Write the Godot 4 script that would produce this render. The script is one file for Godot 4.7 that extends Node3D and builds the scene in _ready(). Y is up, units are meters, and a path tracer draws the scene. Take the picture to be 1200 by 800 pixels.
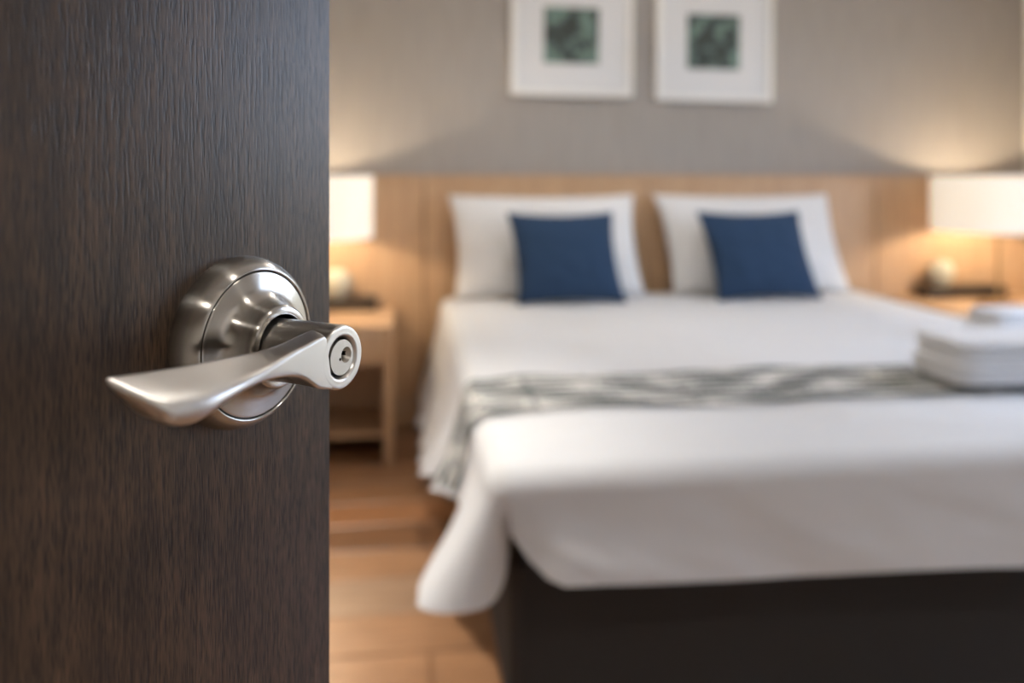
extends Node3D
# A hotel bedroom seen past its half-open door: lever handle in focus, king bed behind, out of focus.
# World axes follow the room: x to the right along the headboard wall, z towards the corridor.

const FOCAL := 950.0            # focal length in pixels of a 1200 x 800 frame
const EYE := Vector3(0, 1.15, 0)
const BACK := -3.80             # face of the back wall
const PANEL := -3.755           # face of the wood panelling
const LEFT := -0.82
const RIGHT := 3.15
const FRONT := 0.30             # face of the entry wall
const TALL := 2.60
const BED_TOP := 0.598

var mats := {}
var taken := {}

# ------------------------------------------------------------------ helpers
func numbered(called: String) -> String:
	if not taken.has(called):
		taken[called] = 0
		return called
	taken[called] += 1
	return "%s_%03d" % [called, taken[called]]

func tag(o: Node, label: String, category: String, group := "") -> void:
	o.set_meta("label", label)
	o.set_meta("category", category)
	if group != "":
		o.set_meta("group", group)

func base(called: String, at: Vector3, turn := 0.0) -> Node3D:
	var o := Node3D.new()
	o.name = numbered(called)
	add_child(o, true)
	o.position = at
	o.rotation.y = turn
	return o

func structure(o: Node, label := "") -> void:
	o.set_meta("kind", "structure")
	if label != "":
		o.set_meta("label", label)

func put(called: String, mesh: Mesh, m: Material, parent: Node = null, at := Vector3.ZERO) -> MeshInstance3D:
	var o := MeshInstance3D.new()
	o.mesh = mesh
	o.material_override = m
	o.position = at
	if parent == null:
		o.name = numbered(called)
		add_child(o, true)
	else:
		o.name = called
		parent.add_child(o, true)
	return o

func begin() -> SurfaceTool:
	var st := SurfaceTool.new()
	st.begin(Mesh.PRIMITIVE_TRIANGLES)
	return st

func face(st: SurfaceTool, pts: Array, middle: Vector3) -> void:
	# a flat convex face, turned to look away from middle
	var nn: Vector3 = (pts[1] - pts[0]).cross(pts[2] - pts[0]).normalized()
	var c := Vector3.ZERO
	for p in pts:
		c += p
	c /= pts.size()
	var list := pts.duplicate()
	if nn.dot(c - middle) < 0:
		nn = -nn
		list.reverse()
	for k in range(1, list.size() - 1):
		for p in [list[0], list[k + 1], list[k]]:
			st.set_normal(nn)
			st.set_uv(Vector2(p.x + p.z, p.y))
			st.add_vertex(p)

func add_box(st: SurfaceTool, c: Vector3, size: Vector3, b := 0.0) -> void:
	# a box with chamfered edges
	var h := size / 2.0
	b = minf(b, 0.45 * minf(size.x, minf(size.y, size.z)))
	var corner := func(sx, sy, sz, axis):
		return c + Vector3(sx * (h.x - (0.0 if axis == 0 else b)), sy * (h.y - (0.0 if axis == 1 else b)), sz * (h.z - (0.0 if axis == 2 else b)))
	for s in [-1, 1]:
		face(st, [corner.call(s, -1, -1, 0), corner.call(s, 1, -1, 0), corner.call(s, 1, 1, 0), corner.call(s, -1, 1, 0)], c)
		face(st, [corner.call(-1, s, -1, 1), corner.call(1, s, -1, 1), corner.call(1, s, 1, 1), corner.call(-1, s, 1, 1)], c)
		face(st, [corner.call(-1, -1, s, 2), corner.call(1, -1, s, 2), corner.call(1, 1, s, 2), corner.call(-1, 1, s, 2)], c)
	if b <= 0.0:
		return
	for s in [-1, 1]:
		for t in [-1, 1]:
			face(st, [corner.call(-1, s, t, 1), corner.call(1, s, t, 1), corner.call(1, s, t, 2), corner.call(-1, s, t, 2)], c)
			face(st, [corner.call(s, -1, t, 0), corner.call(s, 1, t, 0), corner.call(s, 1, t, 2), corner.call(s, -1, t, 2)], c)
			face(st, [corner.call(s, t, -1, 0), corner.call(s, t, 1, 0), corner.call(s, t, 1, 1), corner.call(s, t, -1, 1)], c)
			for r in [-1, 1]:
				face(st, [corner.call(s, t, r, 0), corner.call(s, t, r, 1), corner.call(s, t, r, 2)], c)

func box(size: Vector3, b := 0.0, c := Vector3.ZERO) -> ArrayMesh:
	var st := begin()
	add_box(st, c, size, b)
	return st.commit()

func span(a: Vector3, z: Vector3, b := 0.0) -> ArrayMesh:
	return box(z - a, b, (a + z) / 2.0)

func add_grid(st: SurfaceTool, pts: Array, flip := false, uv_scale := Vector2.ONE) -> void:
	# rows of points -> smooth surface; normals come from the grid itself
	var nr := pts.size()
	var nc: int = pts[0].size()
	var ring_closed: bool = pts[0][0].distance_to(pts[0][nc - 1]) < 1e-7
	var row_closed: bool = true
	for j in nc:
		if pts[0][j].distance_to(pts[nr - 1][j]) > 1e-7:
			row_closed = false
			break
	var nrm := []
	for i in nr:
		var row := PackedVector3Array()
		for j in nc:
			var i0 := maxi(i - 1, 0)
			var i1 := mini(i + 1, nr - 1)
			if row_closed and i == 0: i0 = nr - 2
			if row_closed and i == nr - 1: i1 = 1
			var j0 := maxi(j - 1, 0)
			var j1 := mini(j + 1, nc - 1)
			if ring_closed and j == 0: j0 = nc - 2
			if ring_closed and j == nc - 1: j1 = 1
			var du: Vector3 = pts[i][j1] - pts[i][j0]
			var dv: Vector3 = pts[i1][j] - pts[i0][j]
			if du.length() < 1e-9:      # a pole: borrow the ring next to it
				var ii := i1 if i0 == i else i0
				var s := Vector3.ZERO
				for q in nc:
					s += pts[ii][q]
				s /= nc
				row.append(((pts[i][j] - s).normalized()) * (1.0 if true else 0.0))
				continue
			row.append(du.cross(dv).normalized() * (-1.0 if flip else 1.0))
		nrm.append(row)
	for i in nr - 1:
		for j in nc - 1:
			var q := [[i, j], [i, j + 1], [i + 1, j + 1], [i + 1, j]]
			for t in ([[0, 2, 1], [0, 3, 2]] if not flip else [[0, 1, 2], [0, 2, 3]]):
				for k in t:
					var e: Array = q[k]
					st.set_normal(nrm[e[0]][e[1]])
					st.set_uv(Vector2(float(e[1]) / (nc - 1), float(e[0]) / (nr - 1)) * uv_scale)
					st.add_vertex(pts[e[0]][e[1]])

func grid(pts: Array, flip := false, uv_scale := Vector2.ONE) -> ArrayMesh:
	var st := begin()
	add_grid(st, pts, flip, uv_scale)
	st.generate_tangents()
	return st.commit()

func lathe_pts(profile: Array, seg := 64) -> Array:
	# profile of (radius, height) turned round +y
	var rows := []
	for p in profile:
		var row := PackedVector3Array()
		for k in seg + 1:
			var a := TAU * (k % seg) / seg
			row.append(Vector3(p.x * cos(a), p.y, p.x * sin(a)))
		rows.append(row)
	return rows

func smooth_profile(p: Array, n := 5) -> Array:
	# Catmull-Rom through the points; a doubled point keeps its corner
	var out := []
	for i in p.size() - 1:
		if p[i].distance_to(p[i + 1]) < 1e-9:
			continue
		var a: Vector2 = p[maxi(i - 1, 0)]
		var d: Vector2 = p[mini(i + 2, p.size() - 1)]
		for k in n:
			out.append(p[i].cubic_interpolate(p[i + 1], a, d, float(k) / n))
	out.append(p[p.size() - 1])
	return out

func lathe(profile: Array, seg := 64) -> ArrayMesh:
	return grid(lathe_pts(profile, seg))

func lathe_hard(profile: Array, seg := 64) -> ArrayMesh:
	# each stretch of the profile keeps its own normals
	var st := begin()
	for i in profile.size() - 1:
		add_grid(st, lathe_pts([profile[i], profile[i + 1]], seg))
	st.generate_tangents()
	return st.commit()

func sgn_pow(v: float, e: float) -> float:
	return signf(v) * pow(absf(v), e)

func soft_box(size: Vector3, e := 0.3, nu := 40, nv := 20) -> Array:
	var rows := []
	for i in nv + 1:
		var f := -PI / 2 + PI * i / nv
		var row := PackedVector3Array()
		for j in nu + 1:
			var t := TAU * (j % nu) / nu
			row.append(Vector3(sgn_pow(cos(f), e) * sgn_pow(cos(t), e), sgn_pow(sin(f), e), sgn_pow(cos(f), e) * sgn_pow(sin(t), e)) * size / 2.0)
		rows.append(row)
	return rows

# ------------------------------------------------------------------ textures
func noise_bytes(w: int, h: int, fx: float, fy: float, seed_: int, octaves := 3) -> PackedByteArray:
	# tileable noise with fx by fy features across the picture
	var n := FastNoiseLite.new()
	n.seed = seed_
	n.noise_type = FastNoiseLite.TYPE_SIMPLEX_SMOOTH
	n.fractal_octaves = octaves
	n.fractal_type = FastNoiseLite.FRACTAL_FBM if octaves > 1 else FastNoiseLite.FRACTAL_NONE
	var side_x := w
	var side_y := clampi(int(w * fy / fx), 16, h)
	n.frequency = fx / w
	var im := n.get_seamless_image(side_x, side_y, false, false, 0.12, true)
	im.convert(Image.FORMAT_L8)
	im.resize(w, h, Image.INTERPOLATE_CUBIC)
	return im.get_data()

func wood_textures(w: int, h: int, dark: Color, light: Color, seed_: int, across: float, along: float, vertical := true, pores := 0.5, contrast := 1.0) -> Array:
	# [colour, height]: bands, fibres and pores drawn out along the grain
	var a := noise_bytes(w, h, across, along, seed_, 3)
	var b := noise_bytes(w, h, across * 9.0, along * 4.0, seed_ + 1, 2)
	var c := noise_bytes(w, h, across * 28.0, along * 14.0, seed_ + 2, 2)
	var col := PackedByteArray()
	var hgt := PackedByteArray()
	col.resize(w * h * 3)
	hgt.resize(w * h)
	for i in w * h:
		var x := (a[i] - 128) / 128.0
		var y := (b[i] - 128) / 128.0
		var z := (c[i] - 128) / 128.0
		var pore := smoothstep(0.18, 0.6, -y * 0.6 - z * 0.8)
		var v := clampf(0.5 + contrast * (0.24 * x + 0.28 * y + 0.46 * z) - pores * pore, 0.0, 1.0)
		col[i * 3] = int(255 * lerpf(dark.r, light.r, v))
		col[i * 3 + 1] = int(255 * lerpf(dark.g, light.g, v))
		col[i * 3 + 2] = int(255 * lerpf(dark.b, light.b, v))
		hgt[i] = int(255 * clampf(0.62 + 0.25 * y + 0.2 * z - 0.5 * pore, 0.0, 1.0))
	var ic := Image.create_from_data(w, h, false, Image.FORMAT_RGB8, col)
	var ih := Image.create_from_data(w, h, false, Image.FORMAT_L8, hgt)
	if not vertical:
		ic.rotate_90(CLOCKWISE)
		ih.rotate_90(CLOCKWISE)
	return [ImageTexture.create_from_image(ic), ImageTexture.create_from_image(ih)]

func noise_texture(w: int, h: int, fx: float, fy: float, dark: Color, light: Color, seed_: int, octaves := 3) -> ImageTexture:
	var a := noise_bytes(w, h, fx, fy, seed_, octaves)
	var col := PackedByteArray()
	col.resize(w * h * 3)
	for i in w * h:
		var v := a[i] / 255.0
		col[i * 3] = int(255 * lerpf(dark.r, light.r, v))
		col[i * 3 + 1] = int(255 * lerpf(dark.g, light.g, v))
		col[i * 3 + 2] = int(255 * lerpf(dark.b, light.b, v))
	return ImageTexture.create_from_image(Image.create_from_data(w, h, false, Image.FORMAT_RGB8, col))

func weave_height(side: int, threads: int) -> ImageTexture:
	var d := PackedByteArray()
	d.resize(side * side)
	for y in side:
		for x in side:
			var u := float(x) / side * threads
			var v := float(y) / side * threads
			var over := (int(u) + int(v)) % 2 == 0
			var s := absf(sin(PI * u)) if over else absf(sin(PI * v))
			d[y * side + x] = int(60 + 180 * s)
	return ImageTexture.create_from_image(Image.create_from_data(side, side, false, Image.FORMAT_L8, d))

func runner_texture() -> ImageTexture:
	# woven grey strokes with pointed ends on an off-white ground
	var w := 1024
	var h := 256
	var im := Image.create(w, h, false, Image.FORMAT_RGB8)
	var ground := Color8(210, 208, 204)
	im.fill(ground)
	var rng := RandomNumberGenerator.new()
	rng.seed = 77
	var rows := 7
	for r in rows:
		var y0 := (r + 0.5) * h / rows
		var x := -rng.randf() * 120.0
		while x < w:
			var len_ := rng.randf_range(60, 150)
			var tone := rng.randf_range(0.0, 1.0)
			var ink := Color8(44, 52, 55).lerp(Color8(76, 85, 86), tone)
			var drift := rng.randf_range(-9, 9)
			for px in range(int(maxf(x, 0)), int(minf(x + len_, w))):
				var t := (px - x) / len_
				var half := h / rows * 0.40 * pow(sin(PI * t), 0.6)
				var yc := y0 + drift * (t - 0.5)
				for py in range(int(maxf(yc - half, 0)), int(minf(yc + half, h))):
					im.set_pixel(px, py, ink)
			x += len_ * rng.randf_range(0.9, 1.15)
	return ImageTexture.create_from_image(im)

func print_texture(seed_: int, dark: Color, light: Color) -> ImageTexture:
	# an abstract print: soft leaf-green shapes on near black
	var s := 256
	var a := noise_bytes(s, s, 2.2, 2.2, seed_, 2)
	var b := noise_bytes(s, s, 9.0, 5.0, seed_ + 9, 3)
	var im := Image.create(s, s, false, Image.FORMAT_RGB8)
	for i in s * s:
		var v := clampf(0.5 + 1.4 * (a[i] - 128) / 128.0 + 0.6 * (b[i] - 128) / 128.0, 0, 1)
		im.set_pixel(i % s, i / s, dark.lerp(light, v))
	return ImageTexture.create_from_image(im)

func mat(called: String, color: Color, rough: float, metal := 0.0) -> StandardMaterial3D:
	var m := StandardMaterial3D.new()
	m.resource_name = called
	m.albedo_color = color
	m.roughness = rough
	m.metallic = metal
	mats[called] = m
	return m

func mapped(called: String, tex: Array, rough: float, tile: Vector3, world := false, relief := 0.0, tint := Color.WHITE) -> StandardMaterial3D:
	var m := mat(called, tint, rough)
	m.albedo_texture = tex[0]
	m.uv1_triplanar = true
	m.uv1_world_triplanar = world
	m.uv1_triplanar_sharpness = 4.0
	m.uv1_scale = Vector3(1.0 / tile.x, 1.0 / tile.y, 1.0 / tile.z)
	if relief > 0.0 and tex.size() > 1:
		m.heightmap_enabled = true
		m.heightmap_texture = tex[1]
		m.heightmap_scale = relief
	return m

func cloth(called: String, color: Color, tile := 0.05, relief := 0.03, rim := 0.2) -> StandardMaterial3D:
	var m := mat(called, color, 0.9)
	m.uv1_triplanar = true
	m.uv1_scale = Vector3.ONE / tile
	m.heightmap_enabled = true
	m.heightmap_texture = mats["weave"]
	m.heightmap_scale = relief
	m.rim_enabled = rim > 0.0
	m.rim = rim
	return m

func make_materials() -> void:
	mats["weave"] = weave_height(128, 16)
	var door_wood := wood_textures(2048, 1024, Color8(33, 25, 18), Color8(90, 70, 53), 11, 26.0, 5.0, true, 0.40, 1.0)
	mapped("door_wood", door_wood, 0.35, Vector3(0.45, 0.6, 0.45), false, 0.006)
	mats.door_wood.metallic_specular = 0.44
	var oak := wood_textures(512, 1024, Color8(166, 132, 101), Color8(212, 177, 140), 31, 20.0, 2.0, true, 0.2, 0.7)
	mapped("oak", oak, 0.45, Vector3(0.6, 1.6, 0.6), true, 0.02)
	var lath := wood_textures(512, 1024, Color8(124, 90, 64), Color8(182, 138, 102), 51, 14.0, 2.0, false, 0.25, 0.8)
	for k in 5:
		mapped("plank_%d" % k, lath, 0.32, Vector3(1.6, 1.0, 0.5), true, 0.01, [Color(1, 1, 1), Color(0.88, 0.86, 0.84), Color(1, 0.94, 0.88), Color(0.78, 0.74, 0.70), Color(0.98, 1.06, 1.16)][k])
	var paper := noise_texture(512, 256, 60.0, 4.0, Color8(146, 140, 135), Color8(160, 154, 149), 71, 2)
	mapped("wallpaper", [paper], 0.8, Vector3(0.9, 1.4, 0.9), true)
	mat("paint", Color8(230, 228, 224), 0.85)
	mat("ceiling_paint", Color8(238, 237, 234), 0.9)
	var nickel := mat("nickel", Color8(182, 179, 174), 0.23, 1.0)
	nickel.anisotropy_enabled = true
	nickel.anisotropy = -0.97
	mat("nickel_lever", Color8(204, 202, 199), 0.31, 1.0)
	mat("nickel_key", Color8(190, 186, 180), 0.34, 1.0)
	mat("groove", Color8(40, 36, 32), 0.6, 0.6)
	cloth("linen", Color8(203, 204, 206))
	cloth("pillow_linen", Color8(214, 213, 212))
	cloth("navy", Color8(26, 53, 82), 0.04, 0.05, 0.25)
	cloth("bed_fabric", Color8(44, 42, 41), 0.04, 0.05, 0.1)
	cloth("towel", Color8(238, 238, 239), 0.03, 0.15, 0.3)
	var run := mat("runner", Color.WHITE, 0.9)
	run.albedo_texture = runner_texture()
	mat("frame_white", Color8(226, 225, 222), 0.5)
	mat("mat_board", Color8(210, 211, 213), 0.9)
	for k in 2:
		var p := mat("print_%d" % k, Color.WHITE, 0.7)
		p.albedo_texture = print_texture(5 + k * 8, Color8(48, 56, 55), Color8(104, 128, 120))
	mat("dark_box", Color8(52, 42, 32), 0.5)
	mat("pale_glaze", Color8(186, 182, 162), 0.35)
	mat("brass", Color8(176, 150, 112), 0.35, 1.0)
	mat("white_metal", Color8(225, 225, 225), 0.5)
	var sh := mat("shade_fabric", Color8(244, 236, 220), 0.9)
	sh.backlight_enabled = true
	sh.backlight = Color(0.3, 0.29, 0.27)
	sh.emission_enabled = true
	sh.emission = Color8(255, 240, 222)
	sh.emission_energy_multiplier = 0.36
	var bulb := mat("bulb_glow", Color8(255, 240, 215), 0.4)
	bulb.emission_enabled = true
	bulb.emission = Color8(255, 214, 160)
	bulb.emission_energy_multiplier = 6.0
	var led := mat("downlight_glow", Color8(255, 245, 230), 0.4)
	led.emission_enabled = true
	led.emission = Color8(255, 226, 190)
	led.emission_energy_multiplier = 10.0
	var opal := mat("opal_glow", Color8(250, 246, 238), 0.4)
	opal.emission_enabled = true
	opal.emission = Color8(255, 238, 216)
	opal.emission_energy_multiplier = 3.0
	var pane := mat("glass", Color(1, 1, 1, 0.04), 0.02)
	pane.transparency = BaseMaterial3D.TRANSPARENCY_ALPHA

# ------------------------------------------------------------------ the setting
func build_room() -> void:
	# floor: a bed of screed and planks running along x
	var fl := base("floor", Vector3.ZERO)
	structure(fl)
	put("screed", span(Vector3(LEFT - 0.5, -0.12, BACK - 0.1), Vector3(RIGHT + 0.1, -0.016, 1.8)), mats.groove, fl)
	var rng := RandomNumberGenerator.new()
	rng.seed = 4
	var wide := 0.183
	var z := BACK
	var row := 0
	var tones := [[3, 1], [3, 3], [1, 3], [1, 2], [2, 1], [2, 2], [1, 3], [4, 0], [4, 4], [4, 0], [0, 2], [0, 1]]
	while z < FRONT:
		var z1 := minf(z + wide, 1.75)
		var x := LEFT - rng.randf() * 0.9
		while x < RIGHT:
			var x1 := x + 1.25
			var a := maxf(x, LEFT)
			var b := minf(x1, RIGHT)
			if b - a > 0.03:
				put("plank", box(Vector3(b - a - 0.003, 0.016, z1 - z - 0.005), 0.003), mats["plank_%d" % tones[mini(row, tones.size() - 1)][rng.randi_range(0, 1)]], fl, Vector3((a + b) / 2, -0.008, (z + z1) / 2))
			x = x1
		z = z1
		row += 1
	put("corridor_floor", span(Vector3(LEFT - 0.4, -0.016, z), Vector3(1.9, 0.0, 1.75)), mats.plank_0, fl)

	var c := put("ceiling", span(Vector3(LEFT - 0.5, TALL, BACK - 0.1), Vector3(RIGHT + 0.1, TALL + 0.12, 1.8)), mats.ceiling_paint)
	structure(c)
	structure(put("wall_back", span(Vector3(LEFT - 0.1, 0, BACK - 0.1), Vector3(RIGHT + 0.1, TALL, BACK)), mats.wallpaper))
	structure(put("wall_left", span(Vector3(LEFT - 0.1, 0, BACK), Vector3(LEFT, TALL, FRONT)), mats.paint))
	# right wall with the tall window opening
	var st := begin()
	var w0 := -2.45
	var w1 := -1.0
	var s0 := 0.12
	var s1 := 2.32
	for p in [[Vector3(RIGHT, 0, BACK), Vector3(RIGHT + 0.12, TALL, w0)], [Vector3(RIGHT, 0, w1), Vector3(RIGHT + 0.12, TALL, FRONT + 0.12)],
			[Vector3(RIGHT, 0, w0), Vector3(RIGHT + 0.12, s0, w1)], [Vector3(RIGHT, s1, w0), Vector3(RIGHT + 0.12, TALL, w1)]]:
		add_box(st, (p[0] + p[1]) / 2, p[1] - p[0])
	structure(put("wall_right", st.commit(), mats.paint))
	var win := base("window_1", Vector3(RIGHT + 0.06, s0, (w0 + w1) / 2))
	structure(win)
	var half := (w1 - w0) / 2
	var high := s1 - s0
	for k in 2:
		put("jamb", box(Vector3(0.07, high, 0.05), 0.004), mats.frame_white, win, Vector3(0, high / 2, (half - 0.025) * (1 if k else -1)))
		put("rail", box(Vector3(0.07, 0.05, half * 2 - 0.1), 0.004), mats.frame_white, win, Vector3(0, 0.025 + (high - 0.05) * k, 0))
		put("pane", box(Vector3(0.006, high - 0.1, half - 0.075)), mats.glass, win, Vector3(0, high / 2, (half / 2 - 0.0125) * (1 if k else -1)))
	put("mullion", box(Vector3(0.07, high - 0.1, 0.05), 0.004), mats.frame_white, win, Vector3(0, high / 2, 0))
	# entry wall with the doorway the camera looks through
	var d0 := -0.535
	var d1 := 0.365
	var dh := 2.06
	st = begin()
	for p in [[Vector3(LEFT - 0.1, 0, FRONT), Vector3(d0, TALL, FRONT + 0.12)], [Vector3(d1, 0, FRONT), Vector3(RIGHT, TALL, FRONT + 0.12)], [Vector3(d0, dh, FRONT), Vector3(d1, TALL, FRONT + 0.12)]]:
		add_box(st, (p[0] + p[1]) / 2, p[1] - p[0])
	structure(put("wall_front", st.commit(), mats.paint))
	# corridor behind the camera
	st = begin()
	for p in [[Vector3(LEFT - 0.5, 0, 1.7), Vector3(2.0, TALL, 1.8)], [Vector3(LEFT - 0.5, 0, FRONT + 0.12), Vector3(LEFT - 0.4, TALL, 1.7)], [Vector3(1.9, 0, FRONT + 0.12), Vector3(2.0, TALL, 1.7)], [Vector3(LEFT - 0.5, 0, FRONT), Vector3(LEFT - 0.1, TALL, FRONT + 0.12)]]:
		add_box(st, (p[0] + p[1]) / 2, p[1] - p[0])
	structure(put("wall_corridor", st.commit(), mats.paint))
	structure(put("baseboard_left", span(Vector3(LEFT, 0, PANEL + 0.02), Vector3(LEFT + 0.014, 0.09, FRONT), 0.003), mats.oak))
	structure(put("baseboard_right", span(Vector3(RIGHT - 0.014, 0, PANEL + 0.02), Vector3(RIGHT, 0.09, FRONT), 0.003), mats.oak))

func build_panelling() -> void:
	# waist-high oak panelling that serves as headboard along the whole wall
	var o := base("headboard", Vector3((LEFT + RIGHT) / 2, 0, BACK))
	tag(o, "long light oak panelled headboard running along the wall behind the bed", "headboard")
	var edges := [LEFT + 0.003, 0.075, 1.135, 2.30, RIGHT - 0.003]
	put("backing", span(Vector3(LEFT + 0.003, 0.0, BACK + 0.001), Vector3(RIGHT - 0.003, 1.13, BACK + 0.025)), mats.groove, o, -o.position)
	for k in 4:
		put("panel", span(Vector3(edges[k] + 0.003, 0.095, BACK + 0.025), Vector3(edges[k + 1] - 0.003, 1.128, PANEL), 0.003), mats.oak, o, -o.position)
	put("cap", span(Vector3(LEFT + 0.003, 1.128, BACK + 0.001), Vector3(RIGHT - 0.003, 1.15, PANEL + 0.006), 0.003), mats.oak, o, -o.position)
	put("plinth", span(Vector3(LEFT + 0.016, 0.0, BACK + 0.025), Vector3(RIGHT - 0.016, 0.09, PANEL + 0.006), 0.003), mats.oak, o, -o.position)

# ------------------------------------------------------------------ door and lever
func rounded_quad(c: Array, radii: Array, n := 7) -> PackedVector3Array:
	var out := PackedVector3Array()
	for k in 4:
		var p: Vector3 = c[k]
		var a: Vector3 = c[(k + 3) % 4]
		var b: Vector3 = c[(k + 1) % 4]
		var p0 := p + (a - p).normalized() * minf(radii[k] * 1.5, 0.46 * p.distance_to(a))
		var p1 := p + (b - p).normalized() * minf(radii[k] * 1.5, 0.46 * p.distance_to(b))
		for i in n + 1:
			var t := float(i) / n
			out.append(p0.lerp(p, t).lerp(p.lerp(p1, t), t))
		# a point or two along the side, a little proud of the straight line
		var nx: Vector3 = b + (p - b).normalized() * minf(radii[(k + 1) % 4] * 1.5, 0.46 * p.distance_to(b))
		for t in [0.25, 0.5, 0.75]:
			out.append(p1.lerp(nx, t))
	out.append(out[0])
	return out

func lever_mesh() -> ArrayMesh:
	# stations in millimetres: rear top, front top, front bottom, rear bottom as (along the door, up, out), then corner radii
	var s := [
		[Vector3(-1, 9.4, 44), Vector3(-9.3, 7.3, 53.97), Vector3(-6.0, -11.8, 53.97), Vector3(-2, -12.4, 41), 0.6, 0.3, 0.3, 0.6],
		[Vector3(-6, 9.5, 43.4), Vector3(-10.8, 8.5, 54.0), Vector3(-9.2, -11.2, 54.0), Vector3(-7, -11.6, 41), 0.9, 0.5, 0.7, 0.8],
		[Vector3(-14, 8.5, 43.2), Vector3(-14.5, 8.2, 54), Vector3(-14, -9.9, 54), Vector3(-14, -8.5, 42), 1.0, 0.8, 1.2, 1.2],
		[Vector3(-20, 7.8, 43.5), Vector3(-20, 7.2, 54), Vector3(-20.5, -5.4, 54), Vector3(-20, -4.8, 42.5), 1.0, 0.9, 1.2, 1.2],
		[Vector3(-27, 7.4, 44), Vector3(-27, 6.0, 54), Vector3(-27, -2.8, 54), Vector3(-27, -2.0, 43), 1.1, 1.0, 1.2, 1.4],
		[Vector3(-38, 7.6, 44.4), Vector3(-38, 3.4, 54.2), Vector3(-38, -1.6, 54), Vector3(-38, -0.5, 44), 1.2, 1.2, 1.3, 1.5],
		[Vector3(-49, 8.2, 44.5), Vector3(-49, 1.1, 54.4), Vector3(-49, -2.6, 54), Vector3(-49, 0.2, 44), 1.3, 2.0, 1.6, 1.6],
		[Vector3(-60, 8.8, 44.4), Vector3(-58, 0.0, 55.2), Vector3(-58, -5.2, 54), Vector3(-59, -1.4, 44.2), 1.4, 3.6, 2.4, 2.0],
		[Vector3(-71, 9.5, 44), Vector3(-65, -0.8, 55.8), Vector3(-64.5, -7.6, 54), Vector3(-67, -2.8, 44.6), 1.5, 5.0, 3.6, 2.2],
		[Vector3(-82, 10.2, 43.3), Vector3(-71, -1.4, 55.6), Vector3(-69.5, -8.8, 53.4), Vector3(-75, -3.4, 45), 1.6, 6.0, 4.2, 2.2],
		[Vector3(-91.5, 10.9, 42.3), Vector3(-76, -1.6, 54.8), Vector3(-73.5, -8.4, 52.2), Vector3(-81, -2.4, 45), 1.7, 6.0, 4.6, 2.2],
	]
	var rows := []
	var n := s.size()
	for i in n - 1:
		for k in 6:
			var t := k / 6.0
			var c := []
			var r := []
			for q in 4:
				c.append(s[i][q].cubic_interpolate(s[i + 1][q], s[maxi(i - 1, 0)][q], s[mini(i + 2, n - 1)][q], t) * 0.001)
				r.append(lerpf(s[i][4 + q], s[i + 1][4 + q], t) * 0.001)
			rows.append(rounded_quad(c, r))
	var c1 := []
	var r1 := []
	for q in 4:
		c1.append(s[n - 1][q] * 0.001)
		r1.append(s[n - 1][4 + q] * 0.001)
	var last := rounded_quad(c1, r1)
	rows.append(last)
	# rounded end: the outline shrinks towards its middle as it runs out
	var mid := Vector3.ZERO
	for p in last:
		mid += p
	mid /= last.size()
	var out_dir := Vector3(-0.95, 0.05, -0.1).normalized()
	for k in range(1, 9):
		var ang := PI / 2 * k / 8.0
		var row := PackedVector3Array()
		for p in last:
			row.append(mid + (p - mid) * lerpf(1.0, cos(ang), 0.42 if k < 8 else 1.0) * (1.0 if k < 8 else 0.0) + out_dir * 0.0030 * sin(ang))
		rows.append(row)
	var st := begin()
	add_grid(st, rows)
	# the hub the arm grows from, turned round the spindle
	var hub := smooth_profile([Vector2(0.0122, 0.018), Vector2(0.0123, 0.026), Vector2(0.0122, 0.036), Vector2(0.0122, 0.046), Vector2(0.0122, 0.0520), Vector2(0.0121, 0.0531), Vector2(0.0117, 0.0538), Vector2(0.0112, 0.0540), Vector2(0.0098, 0.0540), Vector2(0.0086, 0.05395), Vector2(0.0080, 0.0533), Vector2(0.0075, 0.0523), Vector2(0.0073, 0.051), Vector2(0.0072, 0.047)], 4)
	var pts := lathe_pts(hub, 72)
	for row in pts:
		for j in row.size():
			var p: Vector3 = row[j]
			row[j] = Vector3(p.x, -p.z - 0.0012, p.y)
	add_grid(st, pts)
	st.generate_tangents()
	return st.commit()

func about_spindle(mesh_pts: Array) -> Array:
	for row in mesh_pts:
		for j in row.size():
			var p: Vector3 = row[j]
			row[j] = Vector3(p.x, -p.z, p.y)
	return mesh_pts

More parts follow.
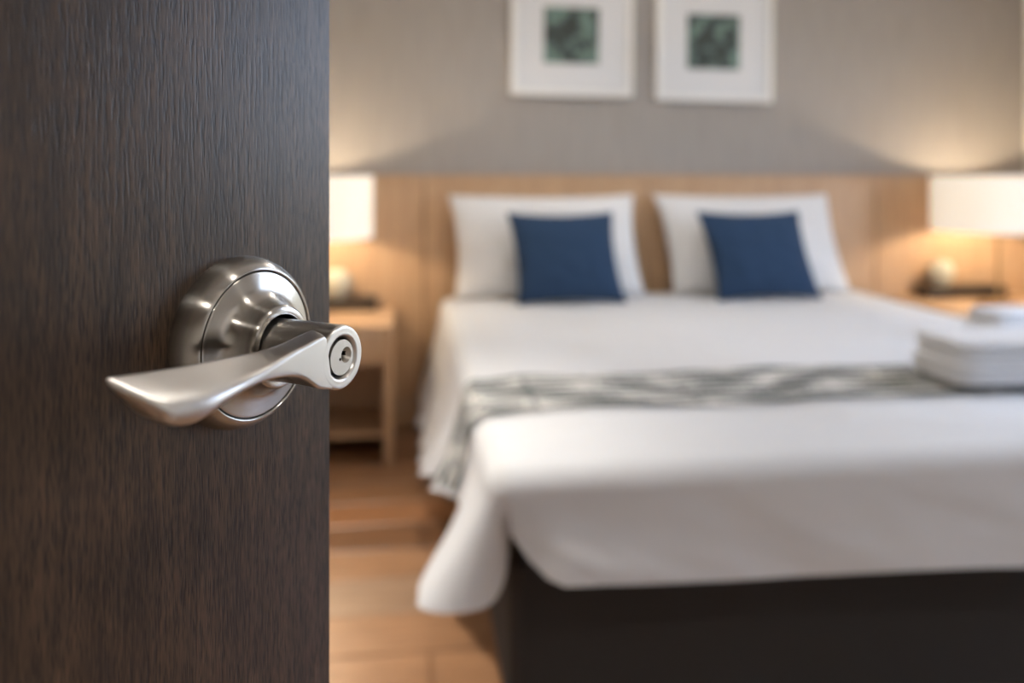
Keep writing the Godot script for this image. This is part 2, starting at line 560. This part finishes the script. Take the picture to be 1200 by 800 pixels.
func build_door() -> void:
	var turn := atan2(0.8259, 0.5638)
	var handle := Vector3(-0.0692, 1.0818, -0.3446)
	var along := Vector3(0.5638, 0, -0.8259)
	var reach := 0.80
	var at := handle - along * reach
	var d := base("door_1", Vector3(at.x, 0, at.z), turn)
	structure(d, "dark brown wood-grain door standing half open with a lever handle")
	var leaf := begin()
	add_box(leaf, Vector3((reach + 0.0585) / 2 + 0.001, 1.02, -0.0205), Vector3(reach + 0.0585 - 0.002, 2.02, 0.041), 0.0012)
	put("door_leaf", leaf.commit(), mats.door_wood, d)
	put("latch_plate", box(Vector3(0.002, 0.057, 0.025), 0.0006), mats.nickel_key, d, Vector3(reach + 0.0585, 1.0818, -0.0205))
	for h in [0.25, 1.05, 1.82]:
		put("hinge", lathe_hard([Vector2(0, -0.05), Vector2(0.007, -0.05), Vector2(0.007, 0.05), Vector2(0, 0.05)], 20), mats.nickel_key, d, Vector3(-0.006, h, -0.046))
	var hd := Node3D.new()
	hd.name = "door_handle"
	hd.position = Vector3(reach, 1.0818, 0)
	d.add_child(hd, true)
	hd.set_meta("label", "brushed nickel lever handle with a round rose and a key cylinder")
	var ring := smooth_profile([Vector2(0.0350, 0.0), Vector2(0.0350, 0.0018), Vector2(0.0347, 0.0042), Vector2(0.0339, 0.0070), Vector2(0.0325, 0.0096), Vector2(0.0311, 0.0112), Vector2(0.0302, 0.0117), Vector2(0.0298, 0.0116), Vector2(0.0295, 0.0111), Vector2(0.0294, 0.0098)], 5)
	put("rose_ring", grid(about_spindle(lathe_pts(ring, 128))), mats.nickel, hd)
	var disc := smooth_profile([Vector2(0.0291, 0.0098), Vector2(0.0290, 0.0110), Vector2(0.0286, 0.0115), Vector2(0.0268, 0.0118), Vector2(0.0245, 0.0122), Vector2(0.0222, 0.0128), Vector2(0.0205, 0.0138), Vector2(0.0190, 0.0156), Vector2(0.0178, 0.0180), Vector2(0.0169, 0.0207), Vector2(0.0164, 0.0228), Vector2(0.0157, 0.0238), Vector2(0.0146, 0.0241), Vector2(0.0133, 0.0240), Vector2(0.0129, 0.0234), Vector2(0.0128, 0.0180)], 5)
	put("rose_disc", grid(about_spindle(lathe_pts(disc, 128))), mats.nickel, hd)
	put("rose_backing", grid(about_spindle(lathe_pts([Vector2(0.0296, 0.0088), Vector2(0.0286, 0.0088)], 64))), mats.groove, hd)
	put("lever", lever_mesh(), mats.nickel_lever, hd)
	# lock cylinder: a plug with a cone-shaped lead-in and a small pin hole
	var plug := CSGCombiner3D.new()
	plug.name = "key_cylinder"
	hd.add_child(plug, true)
	plug.position = Vector3(0, -0.0012, 0)
	plug.set_meta("label", "round key cylinder with a keyhole")
	var body := CSGCylinder3D.new()
	body.radius = 0.0067
	body.height = 0.010
	body.sides = 64
	body.rotation.x = PI / 2
	body.position.z = 0.0486
	body.material = mats.nickel_key
	plug.add_child(body)
	for c in [[Vector2(0.0026, 0.0005), 0.0031, 0.0060, true], [Vector2(-0.0010, -0.0006), 0.0006, 0.004, false]]:
		var cut := CSGCylinder3D.new()
		cut.operation = CSGShape3D.OPERATION_SUBTRACTION
		cut.radius = c[1]
		cut.height = c[2]
		cut.cone = c[3]
		cut.sides = 40
		cut.rotation.x = -PI / 2
		cut.position = Vector3(c[0].x, c[0].y, 0.0537 - c[2] / 2)
		cut.material = mats.nickel_key if c[3] else mats.groove
		plug.add_child(cut)
	var slot := CSGBox3D.new()
	slot.operation = CSGShape3D.OPERATION_SUBTRACTION
	slot.size = Vector3(0.0046, 0.0016, 0.008)
	slot.position = Vector3(0.0023, 0.0006, 0.0500)
	slot.material = mats.groove
	plug.add_child(slot)

# ------------------------------------------------------------------ bed
const BX0 := 0.145
const BX1 := 2.20
const BZ1 := -1.52
const BEND := 0.05

func skirt(e: Vector3, phi: float, rho: float, hem: float, flare: float, off: float) -> Vector3:
	var dir := Vector3(-cos(phi), 0, sin(phi))
	var arc := BEND * PI / 2
	var drop := maxf(e.y - BEND - hem, 0.02)
	var w := rho * (arc + drop)
	if w < arc:
		var a := w / BEND
		return e + dir * (BEND + off) * sin(a) + Vector3.UP * ((BEND + off) * cos(a) - BEND)
	var t := (w - arc) / drop
	return e + dir * (BEND + off + flare * pow(t, 1.25)) + Vector3.UP * (-BEND - drop * t)

func left_hem(z: float) -> Vector2:
	# (height of the hem, flare) along the left side
	var hem := lerpf(0.135, 0.37, clampf((z + 3.05) / 1.1, 0.0, 1.0)) + 0.012 * sin(z * 8.0 + 0.5)
	var flare := 0.075 + 0.03 * sin(z * TAU / 0.34 + 0.6) + 0.012 * sin(z * TAU / 0.13)
	var k := smoothstep(-2.12, -1.80, z)
	hem = lerpf(hem, 0.41, k)
	flare = lerpf(flare, 0.03, k)
	k = smoothstep(-1.82, -1.60, z)
	return Vector2(lerpf(hem, 0.335, k), lerpf(flare, 0.125, k))

func corner_hem(phi: float) -> Vector2:
	var h := lerpf(0.335, 0.47, smoothstep(0.75, 1.35, phi))
	var fl := lerpf(0.128, -0.04, smoothstep(0.1, 1.2, phi))
	return Vector2(h, lerpf(fl, 0.0, smoothstep(1.3, PI / 2, phi)))

func front_hem(x: float) -> Vector2:
	var k := smoothstep(BX0 + 0.045, BX0 + 0.15, x)
	return Vector2(lerpf(0.47, 0.374, sqrt(k)) - 0.022 * maxf(x - 0.35, 0) + 0.004 * sin(x * 7.0), lerpf(0.0, 0.022 + 0.008 * sin(x * 5.0 + 1.0), k))

var puff: FastNoiseLite

func sheet(p: float, q: float, off := 0.0) -> Vector3:
	# the duvet's surface: p runs across (below 0 and above 1: hanging sides), q from head to foot (above 1: hanging front)
	var ix0 := BX0 + BEND
	var ix1 := BX1 - BEND
	var iz0 := -3.70
	var iz1 := BZ1 - BEND
	var x := lerpf(ix0, ix1, clampf(p, 0, 1))
	var z := lerpf(iz0, iz1, clampf(q, 0, 1))
	var edge := minf(minf(x - ix0, ix1 - x), iz1 - z)
	var y := BED_TOP + off + (0.012 * puff.get_noise_2d(x * 100.0, z * 100.0) + 0.004 * puff.get_noise_2d(x * 420.0, z * 420.0)) * smoothstep(0.0, 0.2, edge) - 0.008 * (1.0 - smoothstep(0.0, 0.12, edge))
	var e := Vector3(x, y, z)
	var oa := maxf(-p, 0.0)
	var ob := maxf(q - 1.0, 0.0)
	var right := maxf(p - 1.0, 0.0)
	if right > 0.0:
		var mirror := Vector3(-1, 1, 1)
		if ob > 0.0:
			var f := PI / 2 * ob / (right + ob)
			var c := skirt(Vector3.ZERO + Vector3.UP * y, f, maxf(right, ob), 0.36, 0.03, off)
			return Vector3(x - c.x, c.y, z + c.z)
		var s := skirt(Vector3.UP * y, 0.0, right, 0.3, 0.05 + 0.02 * sin(z * 18.0), off)
		return Vector3(x, 0, z) + s * mirror
	if oa > 0.0 and ob > 0.0:
		var phi := PI / 2 * ob / (oa + ob)
		var h := corner_hem(phi)
		return skirt(e, phi, maxf(oa, ob), h.x, h.y, off)
	if oa > 0.0:
		var h := left_hem(z)
		return skirt(e, 0.0, oa, h.x, h.y, off)
	if ob > 0.0:
		var h := front_hem(x)
		var f := skirt(e, PI / 2, ob, h.x, h.y, off)
		return f + Vector3(0, 0, 0.009 * smoothstep(0.1, 0.6, ob) * puff.get_noise_2d(x * 150.0 + f.y * 220.0, f.y * 260.0))
	return e

func build_bed() -> void:
	puff = FastNoiseLite.new()
	puff.seed = 9
	puff.frequency = 0.012
	var cx := (BX0 + BX1) / 2
	var bed := base("bed", Vector3(cx, 0, -2.64))
	tag(bed, "king-size bed with a charcoal upholstered base, filling the room", "bed")
	var put_bed := func(called, a, b, bev, m): return put(called, span(a, b, bev), m, bed, -bed.position)
	put_bed.call("bed_base", Vector3(BX0 + 0.055, 0.05, -3.745), Vector3(BX1 - 0.055, 0.40, BZ1 - 0.055), 0.02, mats.bed_fabric)
	put_bed.call("mattress", Vector3(BX0 + 0.05, 0.402, -3.74), Vector3(BX1 - 0.05, BED_TOP - 0.035, BZ1 - 0.075), 0.03, mats.linen)
	for sx in [BX0 + 0.15, BX1 - 0.15]:
		for sz in [-3.6, BZ1 - 0.2]:
			put("leg", lathe_hard([Vector2(0, 0), Vector2(0.03, 0), Vector2(0.035, 0.05), Vector2(0, 0.05)], 20), mats.dark_box, bed, Vector3(sx, 0, sz) - bed.position)
	# duvet: one sheet with thickness at its hem
	var rows := []
	var ps := []
	var qs := []
	for k in 25: ps.append(-1.0 + k / 24.0 * 0.9999)
	for k in 61: ps.append(k / 60.0)
	for k in 13: ps.append(1.0001 + k / 12.0 * 0.9999)
	for k in 121: qs.append(k / 120.0)
	for k in 24: qs.append(1.0 + (k + 1) / 24.0)
	for q in qs:
		var row := PackedVector3Array()
		for p in ps:
			row.append(sheet(p, q))
		rows.append(row)
	var st := begin()
	add_grid(st, rows, true)
	# inner face, a finger's breadth inside, so that the hem has a thickness
	var inner := []
	for q in qs:
		var row := PackedVector3Array()
		for p in ps:
			row.append(sheet(p, q, -0.016))
		inner.append(row)
	add_grid(st, inner)
	var hem_out := PackedVector3Array()
	var hem_in := PackedVector3Array()
	for i in qs.size():
		hem_out.append(rows[i][0]); hem_in.append(inner[i][0])
	for j in ps.size():
		hem_out.append(rows[qs.size() - 1][j]); hem_in.append(inner[qs.size() - 1][j])
	for i in qs.size():
		hem_out.append(rows[qs.size() - 1 - i][ps.size() - 1]); hem_in.append(inner[qs.size() - 1 - i][ps.size() - 1])
	add_grid(st, [hem_out, hem_in])
	var duvet := put("duvet", st.commit(), mats.linen)
	tag(duvet, "white duvet spread over the bed, its corner trailing at the left", "duvet")
	# runner laid across the foot half, hanging down on the left
	rows = []
	var z_len := BZ1 - BEND + 3.70
	var q0 := (-2.19 + 3.70) / z_len
	var q1 := (-1.86 + 3.70) / z_len
	for i in 15:
		var row := PackedVector3Array()
		for k in 20: row.append(sheet(-0.93 + 0.93 * k / 20.0 - 0.0001, lerpf(q0, q1, i / 14.0), 0.006))
		for k in 61: row.append(sheet(k / 60.0, lerpf(q0, q1, i / 14.0), 0.006))
		for k in 8: row.append(sheet(1.0001 + 0.7 * k / 8.0, lerpf(q0, q1, i / 14.0), 0.006))
		rows.append(row)
	var run := put("bed_runner", grid(rows, true), mats.runner)
	tag(run, "grey and off-white patterned bed runner laid across the white duvet", "bed runner")

func pillow_mesh(w: float, h: float, t: float, pinch: float, shear: float, seed_: int) -> ArrayMesh:
	var nz := FastNoiseLite.new()
	nz.seed = seed_
	nz.frequency = 0.9
	var st := begin()
	var n := 36
	for side in [1, -1]:
		var rows := []
		for i in n + 1:
			var row := PackedVector3Array()
			for j in n + 1:
				var p := sin(PI / 2 * (-1.0 + 2.0 * j / n))
				var q := sin(PI / 2 * (-1.0 + 2.0 * i / n))
				var x := w / 2 * p * (1.0 - pinch * (1.0 - q * q) * p * p)
				var y := h / 2 * q * (1.0 - pinch * (1.0 - p * p) * q * q)
				var full := pow(maxf((1.0 - p * p) * (1.0 - q * q), 0.0), 0.42)
				var z := t / 2 * full * (1.0 + 0.16 * nz.get_noise_2d(p * 2.0 + side * 7.0, q * 2.0))
				row.append(Vector3(x - shear * q, y, side * (z + 0.0015)))
			rows.append(row)
		add_grid(st, rows, side < 0)
	return st.commit()

func build_pillows() -> void:
	# [name, middle x, z of the foot, width, height, thickness, pinch, shear, lean, material, label, category, group]
	for a in [
		["pillow", 0.625, -3.57, 0.86, 0.47, 0.17, 0.06, 0.012, 14.0, "pillow_linen", "white bed pillow behind the cushion nearer the door", "pillow", "white pillows leaning on the headboard"],
		["pillow", 1.60, -3.57, 0.86, 0.47, 0.17, 0.06, 0.03, 14.0, "pillow_linen", "white bed pillow behind the cushion farther from the door", "pillow", "white pillows leaning on the headboard"],
		["cushion", 0.675, -3.38, 0.47, 0.40, 0.13, 0.09, 0.018, 14.0, "navy", "square navy blue cushion nearer the door, leaning on a white pillow", "cushion", "navy cushions on the bed"],
		["cushion", 1.545, -3.38, 0.48, 0.40, 0.13, 0.09, 0.032, 14.0, "navy", "square navy blue cushion farther from the door, leaning on a white pillow", "cushion", "navy cushions on the bed"],
	]:
		var o := put(a[0], pillow_mesh(a[3], a[4], a[5], a[6], a[7], int(a[1] * 100)), mats[a[9]])
		var lean := deg_to_rad(a[8])
		o.rotation.x = -lean
		o.position = Vector3(a[1], BED_TOP + 0.003, a[2]) + Vector3(0, cos(lean), -sin(lean)) * a[4] / 2
		tag(o, a[10], a[11], a[12])

func towel_mesh(size: Vector3, seed_: int) -> ArrayMesh:
	# a towel folded in three: three soft layers, the fold rounding over the front
	var st := begin()
	var rng := RandomNumberGenerator.new()
	rng.seed = seed_
	for k in 3:
		var pts := soft_box(Vector3(size.x - rng.randf() * 0.012, size.y / 3 * 1.04, size.z - rng.randf() * 0.01), 0.28)
		for row in pts:
			for j in row.size():
				row[j] += Vector3(rng.randf() * 0.0, size.y / 3 * (k + 0.5) - 0.001, 0)
		add_grid(st, pts, false)
	return st.commit()

func build_towels() -> void:
	var y := BED_TOP + 0.019
	for a in [
		[Vector3(1.575, y, -1.99), Vector3(0.40, 0.055, 0.23), 0.02, "lower of two folded white towels on the patterned runner"],
		[Vector3(1.58, y + 0.055, -1.99), Vector3(0.39, 0.054, 0.22), -0.02, "upper of two folded white towels on the patterned runner"],
		[Vector3(2.01, y - 0.006, -2.50), Vector3(0.22, 0.045, 0.17), 0.03, "lower folded white towel beyond the runner at the bed's far side"],
		[Vector3(2.015, y + 0.039, -2.50), Vector3(0.21, 0.045, 0.16), 0.0, "upper folded white towel beyond the runner at the bed's far side"],
	]:
		var o := put("folded_towel", towel_mesh(a[1], int(a[0].x * 1000)), mats.towel)
		o.position = a[0]
		o.rotation.y = a[2]
		tag(o, a[3], "towel", "folded towels on the bed")

# ------------------------------------------------------------------ bedside
func build_bedside(x0: float, x1: float, side: int) -> void:
	var which := "beside the door" if side < 0 else "at the far side of the bed"
	var cx := (x0 + x1) / 2
	var ns := base("nightstand", Vector3(cx, 0, -3.50))
	tag(ns, "oak nightstand with a drawer over an open niche " + which, "nightstand", "nightstands")
	var zb := PANEL + 0.008
	var zf := -3.25
	var pb := func(called, a, b, bev, m): return put(called, span(a, b, bev), m, ns, -ns.position)
	pb.call("top", Vector3(x0, 0.525, zb), Vector3(x1, 0.55, zf), 0.003, mats.oak)
	pb.call("side_panel", Vector3(x0, 0.0, zb), Vector3(x0 + 0.034, 0.525, zf), 0.002, mats.oak)
	pb.call("side_panel", Vector3(x1 - 0.034, 0.0, zb), Vector3(x1, 0.525, zf), 0.002, mats.oak)
	pb.call("back_panel", Vector3(x0 + 0.034, 0.0, zb), Vector3(x1 - 0.034, 0.525, zb + 0.01), 0.0, mats.oak)
	pb.call("bottom_panel", Vector3(x0 + 0.034, 0.08, zb + 0.01), Vector3(x1 - 0.034, 0.10, zf - 0.10), 0.0, mats.oak)
	for y in [[0.400, 0.522]]:
		var dr: MeshInstance3D = pb.call("drawer", Vector3(x0 + 0.037, y[0], zf - 0.30), Vector3(x1 - 0.037, y[1], zf + 0.002), 0.002, mats.oak)
		put("handle", span(Vector3(cx - 0.06, y[1] - 0.06, zf + 0.001), Vector3(cx + 0.06, y[1] - 0.048, zf + 0.018), 0.003), mats.brass, dr)
	# lamp: round foot, slim pole, wide drum shade lit from inside
	var lx := -0.43 if side < 0 else 2.73
	var lp := base("table_lamp", Vector3(lx, 0.55, -3.46))
	tag(lp, "lit cream drum-shade lamp on the nightstand " + which, "lamp", "bedside lamps")
	put("base", lathe_hard([Vector2(0, 0), Vector2(0.085, 0), Vector2(0.085, 0.012), Vector2(0.03, 0.018), Vector2(0, 0.018)], 40), mats.brass, lp)
	put("pole", lathe_hard([Vector2(0, 0.018), Vector2(0.008, 0.018), Vector2(0.008, 0.36), Vector2(0, 0.36)], 20), mats.brass, lp)
	put("socket", lathe_hard([Vector2(0, 0.36), Vector2(0.018, 0.36), Vector2(0.018, 0.41), Vector2(0, 0.41)], 24), mats.brass, lp)
	put("lamp_bulb", lathe(smooth_profile([Vector2(0.0, 0.50), Vector2(0.018, 0.497), Vector2(0.03, 0.478), Vector2(0.03, 0.455), Vector2(0.018, 0.43), Vector2(0.013, 0.411)], 4), 28), mats.bulb_glow, lp)
	var r := 0.285
	var sh := put("lamp_shade", lathe_hard([Vector2(r, 0.34), Vector2(r, 0.597), Vector2(r - 0.003, 0.597), Vector2(r - 0.003, 0.34), Vector2(r, 0.34)], 72), mats.shade_fabric, lp)
	for k in 3:
		var a := TAU * k / 3
		var sp := put("spoke", box(Vector3(r - 0.02, 0.004, 0.004)), mats.brass, lp, Vector3(cos(a), 0, -sin(a)) * (r + 0.014) / 2 + Vector3.UP * 0.385)
		sp.rotation.y = a
	var l := OmniLight3D.new()
	l.name = "lamp_light"
	l.position = Vector3(0, 0.463, 0)
	l.light_color = Color8(255, 232, 198)
	l.light_energy = 0.30
	l.light_size = 0.028
	l.omni_range = 8.0
	l.omni_attenuation = 2.0
	l.shadow_enabled = true
	lp.add_child(l)
	# a low dark box at the back of the nightstand with a pale round ornament
	var bx0 := -0.56 if side < 0 else 2.50
	var bx := base("dark_box", Vector3(bx0 + 0.21, 0.55, -3.685))
	tag(bx, "low dark box at the back of the nightstand " + which, "box", "dark boxes on the nightstands")
	put("body", box(Vector3(0.42, 0.042, 0.10), 0.003, Vector3(0, 0.021, 0)), mats.dark_box, bx)
	put("lid", box(Vector3(0.428, 0.012, 0.106), 0.003, Vector3(0, 0.049, 0)), mats.dark_box, bx)
	var orn := base("ornament", Vector3(-0.315 if side < 0 else 2.60, 0.605, -3.682))
	tag(orn, "small pale round ornament on the dark box " + which, "ornament", "pale ornaments on the nightstands")
	put("body", lathe(smooth_profile([Vector2(0.0, 0.125), Vector2(0.022, 0.124), Vector2(0.05, 0.11), Vector2(0.064, 0.075), Vector2(0.058, 0.035), Vector2(0.036, 0.008), Vector2(0.034, 0.0), Vector2(0.0, 0.0)], 4), 36), mats.pale_glaze, orn)
	orn.get_node("body").scale = Vector3(1, 1, 0.72)

func build_pictures() -> void:
	var k := 0
	for a in [[0.775, 1.818, -0.55, "white-framed square green print hanging nearer the door"], [1.478, 1.802, -0.55, "white-framed square green print hanging farther from the door"]]:
		var o := base("picture_frame", Vector3(a[0], a[1], BACK + 0.001))
		o.rotation.z = deg_to_rad(a[2])
		tag(o, a[3], "picture", "framed prints over the bed")
		var w := 0.588
		for s in [-1, 1]:
			put("frame_bar", box(Vector3(0.028, w, 0.03), 0.003), mats.frame_white, o, Vector3(s * (w / 2 - 0.014), 0, 0.015))
			put("frame_bar", box(Vector3(w - 0.056, 0.028, 0.03), 0.003), mats.frame_white, o, Vector3(0, s * (w / 2 - 0.014), 0.015))
		put("mat_board", box(Vector3(w - 0.056, w - 0.056, 0.012)), mats.mat_board, o, Vector3(0, 0, 0.008))
		var st := begin()
		var h := 0.133
		for v in [Vector2(-1, -1), Vector2(1, 1), Vector2(1, -1), Vector2(-1, -1), Vector2(-1, 1), Vector2(1, 1)]:
			st.set_normal(Vector3.BACK)
			st.set_uv(Vector2(v.x, -v.y) / 2 + Vector2(0.5, 0.5))
			st.add_vertex(Vector3(v.x * h, v.y * h, 0))
		put("print", st.commit(), mats["print_%d" % k], o, Vector3(-0.004, -0.006, 0.0155))
		k += 1

func build_downlights() -> void:
	var k := 0
	for a in [[Vector3(-0.38, TALL, -1.75), "over the floor beside the bed", 6.5, 32.0], [Vector3(0.45, TALL, -3.0), "over the pillow nearer the door", 1.2, 52.0], [Vector3(1.9, TALL, -3.0), "over the pillow farther from the door", 0.45, 52.0], [Vector3(1.1, TALL, -0.15), "just inside the entry", 2.2, 52.0], [Vector3(0.1, TALL, 1.05), "in the corridor ceiling", 3.6, 52.0]]:
		var o := base("ceiling_downlight", a[0])
		tag(o, "small round recessed downlight " + a[1], "ceiling light", "ceiling downlights")
		put("trim", lathe_hard([Vector2(0.045, -0.001), Vector2(0.045, -0.006), Vector2(0.062, -0.004), Vector2(0.064, 0.0)], 40), mats.white_metal, o)
		put("lamp_disc", lathe_hard([Vector2(0.0, -0.002), Vector2(0.0449, -0.002)], 40), mats.downlight_glow, o)
		var l := SpotLight3D.new()
		l.name = "downlight"
		l.position = Vector3(0, -0.01, 0)
		l.rotation.x = -PI / 2
		l.spot_angle = a[3]
		l.spot_angle_attenuation = 1.0
		l.spot_range = 9.0
		l.spot_attenuation = 2.0
		l.light_size = 0.045
		l.light_color = Color8(255, 247, 236)
		l.light_energy = a[2]
		l.shadow_enabled = true
		o.add_child(l)
		k += 1

func build_ceiling_lamp() -> void:
	# a round flush-mounted lamp over the middle of the room
	var o := base("ceiling_lamp", Vector3(1.0, TALL, -2.35))
	tag(o, "round opal ceiling lamp over the middle of the room", "ceiling light")
	put("rim", lathe_hard([Vector2(0.26, 0.0), Vector2(0.27, -0.01), Vector2(0.27, -0.03), Vector2(0.25, -0.034)], 64), mats.white_metal, o)
	put("lamp_diffuser", lathe(smooth_profile([Vector2(0.25, -0.03), Vector2(0.24, -0.055), Vector2(0.19, -0.085), Vector2(0.1, -0.1), Vector2(0.0, -0.104)], 5), 64), mats.opal_glow, o)
	var l := OmniLight3D.new()
	l.name = "ceiling_light"
	l.position = Vector3(0, -0.26, 0)
	l.light_color = Color8(255, 252, 247)
	l.light_energy = 0.31
	l.light_size = 0.14
	l.omni_range = 10.0
	l.omni_attenuation = 2.0
	l.shadow_enabled = true
	o.add_child(l)

func _ready() -> void:
	# camera: level, turned right, lens shifted down, focused on the lever
	var cam := Camera3D.new()
	cam.name = "camera"
	add_child(cam)
	var look := CameraAttributesPhysical.new()
	look.frustum_focal_length = 36.0 * FOCAL / 1200.0
	look.frustum_focus_distance = 0.322
	look.frustum_near = 0.02
	look.frustum_far = 60.0
	look.exposure_aperture = 4.7
	cam.attributes = look
	cam.projection = Camera3D.PROJECTION_FRUSTUM
	cam.keep_aspect = Camera3D.KEEP_HEIGHT
	cam.near = 0.02
	cam.far = 60.0
	cam.size = 2.0 * cam.near * 400.0 / FOCAL
	cam.frustum_offset = Vector2(0, -195.0 / FOCAL * cam.near)
	cam.position = EYE
	cam.rotation.y = -atan(122.0 / FOCAL)
	cam.current = true

	var env := Environment.new()
	env.background_mode = Environment.BG_SKY
	env.tonemap_mode = Environment.TONE_MAPPER_LINEAR
	env.tonemap_exposure = 1.03
	env.sdfgi_enabled = true
	env.ssao_enabled = true
	env.ssil_enabled = true
	var sm := ProceduralSkyMaterial.new()
	sm.sky_top_color = Color(0.74, 0.84, 1.0)
	sm.sky_horizon_color = Color(0.89, 0.94, 1.0)
	sm.ground_horizon_color = Color(0.62, 0.63, 0.62)
	sm.ground_bottom_color = Color(0.45, 0.45, 0.43)
	sm.sun_angle_max = 0.0
	var sky := Sky.new()
	sky.sky_material = sm
	env.sky = sky
	env.background_energy_multiplier = 12.0
	var we := WorldEnvironment.new()
	we.environment = env
	add_child(we)

	make_materials()
	build_room()
	build_panelling()
	build_door()
	build_bed()
	build_pillows()
	build_bedside(-0.80, -0.06, -1)
	build_bedside(2.36, 3.10, 1)
	build_pictures()
	build_towels()
	build_downlights()
	build_ceiling_lamp()
